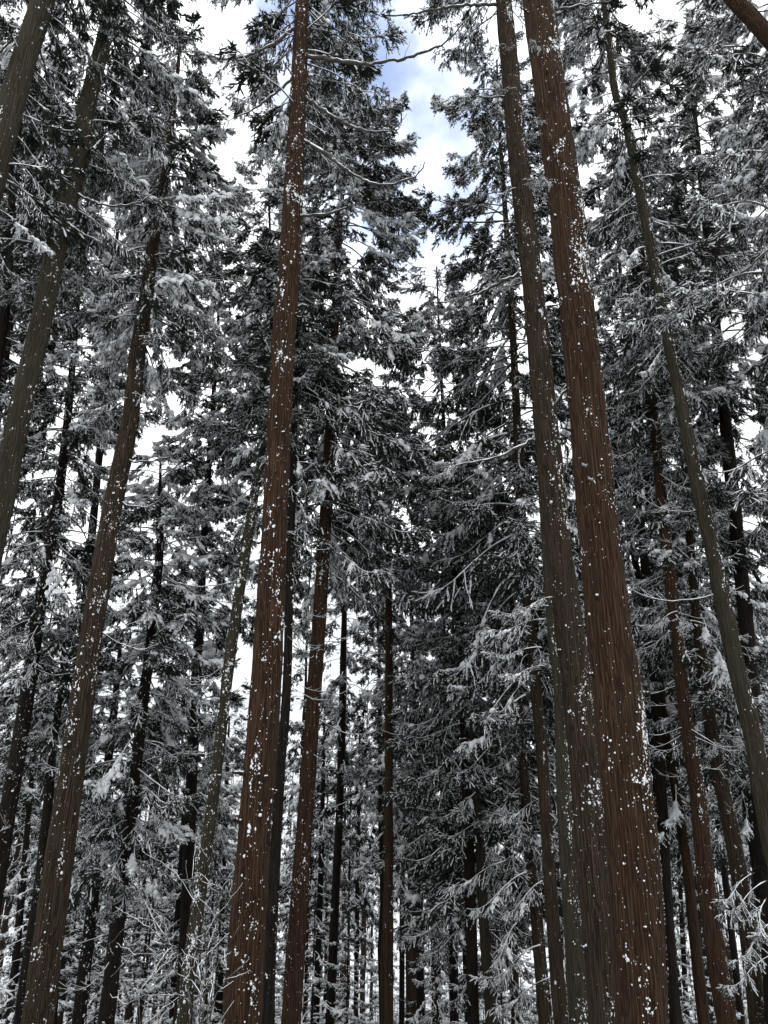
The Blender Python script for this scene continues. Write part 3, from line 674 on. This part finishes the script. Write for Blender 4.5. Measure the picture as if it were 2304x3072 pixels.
build_tree('X8', 'thin trunk nearest to the right of the straight central cedar', 42.0, [(1205, 3072, 17), (1207, 2534, 15), (1205, 2200, 10), (1204, 2000, 5)], DARK, seed=36, group=G2, crown=(2550, 1980), n=44, length=1.1, heavy_p=0.2)
build_tree('X9', 'dark cedar amid snowy boughs midway between the central trunk and the thick pair', 30.0, [(1364, 3072, 26), (1357, 2700, 24), (1348, 2300, 17), (1336, 2000, 11), (1325, 1650, 5)], DARK, seed=37, group=G2, crown=(2900, 1620), n=110, length=1.15, heavy_p=0.03)
build_tree('T16', 'grey green trunk emerging from dense low boughs right of centre', 26.0, [(1475, 3072, 34), (1450, 2742, 31), (1440, 2534, 29), (1405, 2152, 24), (1375, 1750, 14), (1360, 1500, 6)], OLIVE, flecks=200, seed=38, group=G2, crown=(2900, 1480), n=130, length=1.15, heavy_p=0.03)
build_tree('T17', 'dark red trunk wrapped in boughs left of the slim pair of brown cedars', 30.0, [(1548, 3072, 28), (1530, 2600, 25), (1506, 2187, 20), (1485, 1800, 12), (1470, 1550, 5)], RED, seed=39, group=G2, crown=(2700, 1530), n=80, length=1.1, heavy_p=0.03)
build_tree('Y1', 'very thin far trunk between two slim cedars at lower right', 42.0, [(2062, 3072, 17), (2048, 2812, 15), (2030, 2450, 9), (2020, 2300, 4)], DARK, seed=40, group=G2, crown=(2700, 2280), n=30, length=1.0)
build_tree('Y2', 'thin far trunk left of the broad brown cedar at lower right', 36.0, [(2225, 3072, 22), (2187, 2730, 20), (2159, 2499, 17), (2130, 2200, 7)], DARK, seed=41, group=G2, crown=(2500, 2150), n=44, length=1.0)
build_tree('Z1', 'reddish snow streaked trunk slanting steeply across the top right corner', 12.0,
    [(2700, 560, 56), (2450, 270, 52), (2304, 110, 48), (2250, 50, 45), (2185, -20, 42), (2120, -110, 36)],
    RED, flecks=1500, fleck_sz=0.016, wind=-0.3, seed=42, group=G1)
build_tree('Z2', 'cedar at the right edge whose thickly snowed boughs hang into the picture', 15.0,
    [(2600, 3072, 110), (2540, 2300, 95), (2470, 1500, 80), (2400, 700, 60), (2360, 200, 40), (2340, -100, 25)],
    BROWN, seed=43, group=G1, crown=(1500, -250), n=150, length=1.15, kindb='fine', heavy_p=0.35, low_len=0.9)
build_tree('Z3', 'cedar with a dark dense crown at the upper right', 20.0,
    [(2330, 3072, 60), (2290, 2500, 52), (2240, 1900, 44), (2180, 1300, 34), (2120, 700, 22), (2080, 300, 12), (2060, 60, 5)],
    DARK, seed=44, group=G2, crown=(1650, 40), n=210, length=1.15, kindb='mid', heavy_p=0.35)
build_tree('Q1', 'cedar with a long crown behind the forked dark one', 27.0,
    [(560, 3072, 34), (572, 2500, 30), (600, 1900, 22), (620, 1500, 12), (630, 1250, 5)],
    DARK, seed=45, group=G2, crown=(2500, 1230), n=105, length=1.05, kindb='mid', heavy_p=0.5)
build_tree('Q2', 'background cedar with a pointed snowy crown behind the tall red brown trunk', 24.0,
    [(740, 3072, 40), (765, 2500, 34), (800, 1900, 26), (815, 1300, 20), (815, 950, 13), (810, 700, 8), (805, 520, 4)],
    DARK, seed=46, group=G2, crown=(1800, 510), n=150, length=1.15, kindb='mid', heavy_p=0.35)
build_tree('Q3', 'cedar with a dark crown filling the space right of the sky gap low down', 26.0,
    [(1420, 3072, 36), (1405, 2500, 32), (1380, 1900, 25), (1345, 1500, 16), (1320, 1050, 8), (1310, 800, 4)],
    DARK, seed=47, group=G2, crown=(2100, 790), n=150, length=1.15, kindb='mid', heavy_p=0.15)
build_tree('Q4', 'background cedar whose snowy crown shows left of the tall red brown trunk', 25.0,
    [(545, 3072, 38), (590, 2000, 28), (640, 1200, 14), (668, 740, 4)],
    DARK, seed=48, group=G2, crown=(1600, 720), n=80, length=1.0, kindb='mid', heavy_p=0.45)
build_tree('Q5', 'background cedar showing heavy snow between the left foreground trunk and the olive grey one', 24.0,
    [(150, 3072, 36), (240, 2000, 28), (330, 1000, 16), (370, 420, 5)],
    DARK, seed=49, group=G2, crown=(1300, 400), n=85, length=1.0, kindb='mid', heavy_p=0.45)
build_tree('Q6', 'background cedar filling the space right of the thickest trunk high up', 25.0,
    [(2020, 3072, 36), (1960, 2000, 28), (1880, 1100, 16), (1840, 480, 5)],
    DARK, seed=50, group=G2, crown=(1700, 460), n=130, length=1.05, kindb='mid', heavy_p=0.4)
#TREES_END

# ------------------------------------------------------------------ long bare limbs and leafy shoots
s3 = 2304 / 1659
def px(*pts): return [(x * s3, y * s3) for x, y in pts]
limb('D', px((655, 118), (710, 128), (790, 138), (870, 126), (940, 104), (985, 70), (1000, 50)), 0.040, 0.012, 1.0, seed=1, twigs=7)
limb('D', px((650, 200), (690, 232), (745, 266), (800, 284), (845, 280), (866, 262), (866, 236)), 0.030, 0.009, 0.9, seed=2, twigs=5)
limb('D', px((650, 300), (700, 330), (750, 368), (810, 398), (870, 392), (905, 375), (917, 350)), 0.034, 0.009, 0.9, seed=3, twigs=6)
limb('D', px((648, 468), (690, 464), (720, 458), (748, 448)), 0.024, 0.014, 0.4, seed=4, twigs=1)
limb('D', px((638, 60), (590, 95), (540, 118), (490, 128), (440, 118)), 0.035, 0.010, 0.4, seed=5, twigs=4, leaf=5, name='branch')
limb('D', px((632, 170), (590, 205), (540, 240), (500, 258)), 0.030, 0.009, 0.2, seed=6, twigs=5, leaf=3, name='branch')
limb('D', px((620, 290), (600, 340), (585, 380)), 0.028, 0.008, 0.2, seed=7, twigs=4, leaf=2, name='branch')
limb('E2', px((1075, 10), (1000, 12), (930, 22), (870, 34), (825, 32)), 0.034, 0.012, 1.0, seed=8, twigs=1)
limb('E', px((1150, 30), (1240, 14), (1300, 4), (1345, -8)), 0.022, 0.010, 0.5, seed=9, twigs=2)
limb('E2', px((1100, 208), (1060, 210), (1020, 205), (1000, 190)), 0.022, 0.007, 0.8, seed=10, twigs=1)
limb('E2', px((1120, 590), (1060, 620), (990, 648), (940, 655)), 0.026, 0.008, 0.4, seed=11, twigs=5, leaf=5, name='branch')
limb('E2', px((1150, 950), (1080, 985), (1010, 1000), (960, 1010)), 0.024, 0.007, 0.5, seed=12, twigs=4, leaf=4, name='branch')
limb('B', px((168, 420), (205, 438), (250, 445), (295, 438), (330, 418)), 0.024, 0.008, 0.6, seed=13, twigs=2)
limb('B', px((140, 385), (100, 372), (80, 355), (60, 345)), 0.022, 0.008, 0.6, seed=14, twigs=2)
limb('B', px((150, 485), (190, 510), (225, 528)), 0.020, 0.006, 0.4, seed=15, twigs=2)
limb('A', px((272, 990), (300, 998), (350, 992), (385, 975), (400, 960)), 0.018, 0.006, 0.6, seed=16, twigs=2)
limb('A', px((262, 1085), (300, 1096), (335, 1086), (355, 1062)), 0.018, 0.006, 0.5, seed=17, twigs=2)
limb('A', px((262, 870), (235, 888), (200, 890), (170, 870)), 0.016, 0.006, 0.4, seed=18, twigs=2)
limb('A', px((325, 600), (380, 650), (430, 710), (470, 760)), 0.022, 0.008, 0.4, seed=19, twigs=5, leaf=4, name='branch')
limb('R23', px((1430, 720), (1460, 680), (1530, 640), (1600, 590), (1659, 540)), 0.030, 0.012, 1.8, seed=20, twigs=4)
limb('Z1', px((1580, 35), (1550, 90), (1500, 190), (1450, 245)), 0.030, 0.008, 0.4, seed=21, twigs=8)
limb('E', px((1250, 815), (1215, 850), (1195, 880)), 0.022, 0.012, -0.4, seed=22, twigs=1)
for x, y, az, s in [(1093, 95, 200, .26), (1180, 112, 200, .30), (1128, 96, 180, .22), (1120, 190, 190, .30), (1172, 292, 200, .24), (1185, 270, 190, .2), (1120, 405, 195, .42), (1205, 400, 200, .30), (1175, 405, 190, .26), (1130, 600, 200, .40), (1255, 1000, 260, .08), (1268, 1030, 260, .08)]:
    k_ = 'E2' if x < 1140 else 'E'
    tuft(k_, x * s3, y * s3, az + (30 if x > 1140 else 0), s, near_by=0.3)
for x, y, az, s in [(1195, 1310, 185, .50), (1190, 1340, 200, .60), (1180, 1400, 190, .50), (1185, 1440, 215, .50), (1160, 1320, 240, .4), (1200, 1290, 205, .4)]:
    tuft('E2', x * s3, y * s3, az, s, near_by=0.25, pitch=0.15, heavy=(x % 10 == 0))
for x, y, az, s in [(1190, 1720, 190, .45), (1150, 1880, 200, .6), (1180, 1900, 215, .5), (1180, 2040, 200, .6), (1200, 2110, 190, .5), (1100, 1860, 180, .5), (1120, 1990, 240, .5)]:
    tuft('T18', x * s3, y * s3, az, s * 1.6, near_by=2.0, pitch=0.0, heavy=False)
for x, y, az, s in [(1665, 1900, 190, .42), (1630, 1885, 200, .34), (1675, 1990, 200, .42), (1675, 2060, 185, .38), (1655, 1940, 230, .38)]:
    tuft('Z2', x * s3, y * s3, az, s, near_by=3.5, pitch=-0.25, kind='fine')
for x, y, az, s in [(1659, 590, 185, .8), (1640, 640, 200, .7), (1560, 650, 180, .55), (1480, 640, 190, .5), (1440, 690, 200, .5), (1659, 450, 205, .9), (1659, 330, 200, .8), (1600, 100, 190, .8), (1659, 130, 200, .9), (1500, 700, 215, .45)]:
    tuft('Z2', x * s3, y * s3, az, s, near_by=4.0, pitch=0.1, heavy=(x < 1600 or y < 200))
tuft('B', 222 * s3 - 30, 400, 10, 0.3); tuft('A', 285 * s3, 860 * s3, 200, .5, near_by=.2, heavy=False); tuft('A', 280 * s3, 850 * s3, 330, .5, near_by=.2, heavy=False)
for x, y, az in [(1470, 1320, 200), (1480, 1340, 330), (1460, 1330, 250), (1375, 1340, 190), (1480, 1190, 300)]:
    tuft('R25', x * s3, y * s3, az, .6, near_by=0.4)

# ------------------------------------------------------------------ whole crowns for the trees beyond
def whole_crown(seed, H=15.0, heavy=0.4, wid=1.0):
    r = np.random.default_rng(seed); S = Soup(); n = 42
    for q in range(n):
        f = (q + r.random()) / n; az = q * 2.4 + r.uniform(-.4, .4)
        L_ = (0.75 + 0.25 * min(1, f / .25)) * (1 - 0.85 * max(0, (f - .25) / .75) ** 1.1)
        src = COARSEH if r.random() < heavy else COARSE
        S.merge(src[r.integers(4)], mat4((0, 0, f * H), az, -0.35 + 0.7 * f + r.uniform(-.2, .2), r.uniform(-.2, .2), wid * L_ * r.uniform(.8, 1.2)))
    return S.arrays()
CROWNS = [to_mesh('crown', whole_crown(600 + i, heavy=0.25), FM) for i in range(2)]
CROWNSH = [to_mesh('crown', whole_crown(620 + i, heavy=0.9, wid=1.1), FM) for i in range(2)]
def plain_trunk(seed, H, r0):
    r = np.random.default_rng(seed); k = 9; n = 16
    z = np.linspace(-0.6, H, n); P = np.stack([r.normal(0, .03, n), r.normal(0, .03, n), z], -1)
    return tube(P, np.linspace(r0, r0 * 0.10, n), k, r, 0.06)
FTR = [to_mesh('trunk', (*plain_trunk(i, 26, 0.20), np.zeros(9 * 15 * 2 + 18, int)), [bk]) for i, bk in enumerate([DARK, BROWN, DARK, RED])]
FAR_LABEL = {'b': ('slim snowy cedar of the plantation beside and behind the viewer', 'cedars beside and behind the viewer'), 'n': ('slim background cedar among the crowded trunks beyond', 'slim background cedars'),
             'f': ('distant cedar laden with bright snow seen through the gaps between trunks', 'distant snow laden cedars')}
def far_tree(x, y, h, kind, r):
    root = bpy.data.objects.new('cedar_tree', None); col.objects.link(root); z = float(ground_z(x, y))
    root.location = (x, y, z); lb, gp = FAR_LABEL[kind]; root['label'] = lb; root['group'] = gp; root['category'] = 'tree'
    s = h / 26.0
    t_ = obj('trunk', FTR[r.integers(4)], root); t_.scale = (s * 1.0, s * 1.0, s)
    me = (CROWNSH if kind == 'f' else CROWNS)[r.integers(2)]
    cs = r.uniform(0.55, 0.75)
    c = obj('crown', me, root, (0, 0, h * (1 - cs))); c.rotation_euler = (0, 0, r.uniform(0, 6.28)); c.scale = (r.uniform(.95, 1.25),) * 2 + (h * cs / 15.0,)
    root.rotation_euler = (r.uniform(-.02, .02), r.uniform(-.02, .02), 0)
r = np.random.default_rng(77); placed = []
def try_place(n, ymin, ymax, hmin, hmax, kind, mind, maxel):
    c = 0; tries = 0
    while c < n and tries < n * 40:
        tries += 1
        y = r.uniform(ymin, ymax); x = r.uniform(-0.56, 0.56) * y
        if any((x - a) ** 2 + (y - b) ** 2 < mind ** 2 for a, b in placed): continue
        h = r.uniform(hmin, hmax); z = float(ground_z(x, y)); u = x / y
        el = math.degrees(math.atan2(z + h - 1.6, y))
        mx_ = maxel(u)
        if el > mx_: h = y * math.tan(rad(mx_)) + 1.6 - z
        if h < 9: continue
        placed.append((x, y)); far_tree(x, y, h, kind, r); c += 1
def elcap(u):
    # the valley side seen through the gap at the left stays open
    if -0.42 < u < -0.15: return 2
    if -0.10 < u < 0.0: return 5
    return 24
try_place(52, 30, 50, 22, 31, 'n', 2.4, elcap)
try_place(110, 50, 105, 20, 28, 'f', 3.6, lambda u: 16)

def young_tree(x, y, h, r):
    root = bpy.data.objects.new('young_cedar', None); col.objects.link(root); root.location = (x, y, float(ground_z(x, y)))
    root['group'] = 'young snowy cedars under the tall ones'; root['category'] = 'young tree'; root['label'] = ''
    t_ = obj('trunk', FTR[r.integers(4)], root); t_.scale = (h / 26 * .9,) * 2 + (h / 26,)
    me = CROWNSH[r.integers(2)] if r.random() < .75 else CROWNS[r.integers(2)]
    c = obj('crown', me, root, (0, 0, h * .04)); c.rotation_euler = (0, 0, r.uniform(0, 6.28)); c.scale = (r.uniform(.5, .8),) * 2 + (h * .94 / 15.0,)
c_ = 0
while c_ < 42:                                   # thickets of snowy young cedars between the middle trunks
    y = r.uniform(27, 46); x = r.uniform(-.45, .45) * y
    if any((x - a) ** 2 + (y - b) ** 2 < 3 for a, b in placed): continue
    placed.append((x, y)); young_tree(x, y, r.uniform(5.0, 8.0), r); c_ += 1
c_ = 0
while c_ < 180:
    y = r.uniform(30, 112); x = r.uniform(-.55, .55) * y
    if any((x - a) ** 2 + (y - b) ** 2 < 4 for a, b in placed): continue
    placed.append((x, y)); young_tree(x, y, r.uniform(3.5, 8.5), r); c_ += 1

def forest_around():
    # the plantation goes on beside and behind the viewer
    c = 0
    r = np.random.default_rng(5)
    while c < 14:
        a = r.uniform(0, 6.2832); q = r.uniform(8, 34); x, y = q * math.sin(a), q * math.cos(a)
        if y > abs(x) * 0.9 - 4: continue
        if any((x - a_) ** 2 + (y - b_) ** 2 < 9 for a_, b_ in placed): continue
        placed.append((x, y)); far_tree(x, y, r.uniform(22, 30), 'b', r); c += 1
forest_around()

# each background tree is told apart by the two marked trunks it stands between and by its order in depth
MARKS = sorted([(62, 'the lower left corner trunk'), (1085, 'the very thin far trunk'), (1364, 'the bough wrapped dark cedar'), (182, 'the left foreground trunk'), (300, 'the lower left dark trunk'), (378, 'the forked dark cedar'), (612, 'the slender olive leaner'), (758, 'the tall red trunk'), (906, 'the middle cedar'),
    (1012, 'the thin dark trunk'), (1167, 'the straight central trunk'), (1256, 'the twin dark trunks'), (1445, 'the grey green trunk'), (1590, 'the slim brown cedar'), (1646, 'the slim darker cedar'),
    (1779, 'the second thickest trunk'), (1900, 'the thickest trunk'), (1985, 'the slim dark cedar'), (2115, 'the dark red trunk'), (2215, 'the broad brown cedar'), (2275, 'the right edge cedar')])
slots = {}
for o in [o for o in col.objects if o.parent is None and o.get('group') in ('slim background cedars', 'distant snow laden cedars', 'young snowy cedars under the tall ones')]:
    x_, y_, _z = o.location
    if y_ < 26 or abs(x_) > .56 * y_: continue
    k_ = CP_ + (2600 - 1536) / FPX * SP_
    X_ = 1152 + x_ / y_ * k_ * FPX
    slots.setdefault((o['group'], sum(X_ > m_ for m_, _ in MARKS)), []).append((y_, o))
ORD = ['nearest', 'second nearest', 'third nearest', 'fourth nearest', 'fifth nearest', 'sixth nearest', 'seventh nearest', 'eighth nearest', 'ninth nearest', 'tenth nearest', 'eleventh nearest', 'twelfth nearest', 'thirteenth nearest', 'fourteenth nearest', 'fifteenth nearest', 'sixteenth nearest', 'seventeenth nearest', 'eighteenth nearest', 'nineteenth nearest', 'twentieth nearest'] + ['twenty-' + q + ' nearest' for q in 'first second third fourth fifth sixth seventh eighth ninth'.split()] + ['thirtieth nearest']
WORD = {'slim background cedars': 'background cedar', 'distant snow laden cedars': 'distant snowy cedar', 'young snowy cedars under the tall ones': 'young snowy cedar'}
for (g_, k_), lst in slots.items():
    lst.sort(key=lambda q: q[0])
    where = 'left of ' + MARKS[0][1] if k_ == 0 else ('right of ' + MARKS[-1][1] if k_ == len(MARKS) else 'between ' + MARKS[k_ - 1][1] + ' and ' + MARKS[k_][1])
    for i, (_, o) in enumerate(lst): o['label'] = ORD[min(i, 29)] + ' ' + WORD[g_] + ' ' + where

# ------------------------------------------------------------------ snowy wood on the mountain side
def mountain_wood():
    r = np.random.default_rng(9); n = 2200
    y = 150 + 400 * r.random(n) ** 0.8; x = r.uniform(-0.62, 0.62, n) * y
    z = ground_z(x, y) + 3.0 * np.sin(x * 0.11) * np.sin(y * 0.09)
    K = 14; S = Soup()
    h = r.uniform(5, 10, n)
    base = np.repeat(np.stack([x, y, z], -1), K, 0); hh = np.repeat(h, K)
    f = r.random(n * K); base[:, 2] += hh * (0.15 + 0.6 * f)
    D = np.stack([r.normal(0, 1, n * K), r.normal(0, 1, n * K), r.uniform(-0.1, 1.3, n * K)], -1)
    Ln = hh * r.uniform(0.25, 0.5, n * K) * (1 - 0.4 * f); R = r.uniform(0.12, 0.32, n * K)
    k = r.random(n * K) < 0.72
    V, F = cords(base[k], D[k], Ln[k], R[k] * 1.5, Ln[k] * 0.2); S.add(V, F, 2)
    V, F = cords(base[~k], D[~k], Ln[~k], R[~k], Ln[~k] * 0.2); S.add(V, F, 0)
    o = obj('distant_woodland', to_mesh('distant_woodland', S.arrays(), FM)); o['kind'] = 'stuff'
    o['label'] = 'pale snow covered wood on the far mountain side'; o['category'] = 'woodland'
mountain_wood()

# ------------------------------------------------------------------ leafless shrub at the lower left
def shrub():
    r = np.random.default_rng(21); d = 9.5
    base = np.array([-2.2, d, float(ground_z(-2.2, d))])
    root = bpy.data.objects.new('bare_shrub', None); col.objects.link(root); root.location = base
    root['label'] = 'leafless shrub with arching snow lined twigs at the lower left'; root['category'] = 'shrub'
    def stem(P, r0, r1, nm):
        P = catmull(np.array(P), 0.07); n = len(P); R = np.linspace(r0, r1, n)
        P[1:] += r.normal(0, 0.006, (n - 1, 3)); S = Soup(); S.add(*tube(P, R, 6), 0)
        S.add(*tube(P + np.array([0, 0, 0.6]) * R[:, None], R * (0.5 + .4 * r.random(n)), 5, r, 0.25), 2)
        for k in range(9):
            p, T = interp_path(P, np.array([r.uniform(.25, 1)])); D = T[0] * .7 + r.normal(0, .5, 3) + np.array([0, 0, .1]); D /= np.linalg.norm(D)
            l = r.uniform(.15, .55); Q = np.array([p[0] + D * l * j / 5 + r.normal(0, .01, 3) * (j > 0) for j in range(6)])
            S.add(*tube(Q, np.linspace(.004, .0018, 6), 4), 0); S.add(*tube(Q + np.array([0, 0, .004]), np.linspace(.0035, .002, 6), 4, r, .3), 2)
        V, F, M = S.arrays(); obj(nm, to_mesh(nm, (V - base, F, M), FM), root)
    P0 = base
    for pp in [((440, 2200), (400, 2080), (330, 2010), (250, 1960)), ((445, 2212), (470, 2080), (520, 2000)), ((430, 2212), (425, 2050), (415, 1900), (430, 1780)),
               ((440, 2212), (380, 2100), (300, 2060), (240, 2110)), ((435, 2212), (440, 2000), (380, 1890), (310, 1840)), ((450, 2212), (480, 2130), (540, 2070)),
               ((420, 2212), (330, 2150), (260, 2180)), ((455, 2212), (430, 2080), (470, 1950), (450, 1850)), ((410, 2212), (350, 2010), (290, 1990), (235, 2040)), ((300, 2212), (320, 2120), (390, 2060))]:
        pts = [P0 + np.array([r.uniform(-.1, .1), 0, 0])] + [at(x * s3, y * s3, d + r.uniform(-.4, .4))[0] for x, y in pp]
        stem(pts, 0.010, 0.003, 'stem')
shrub()
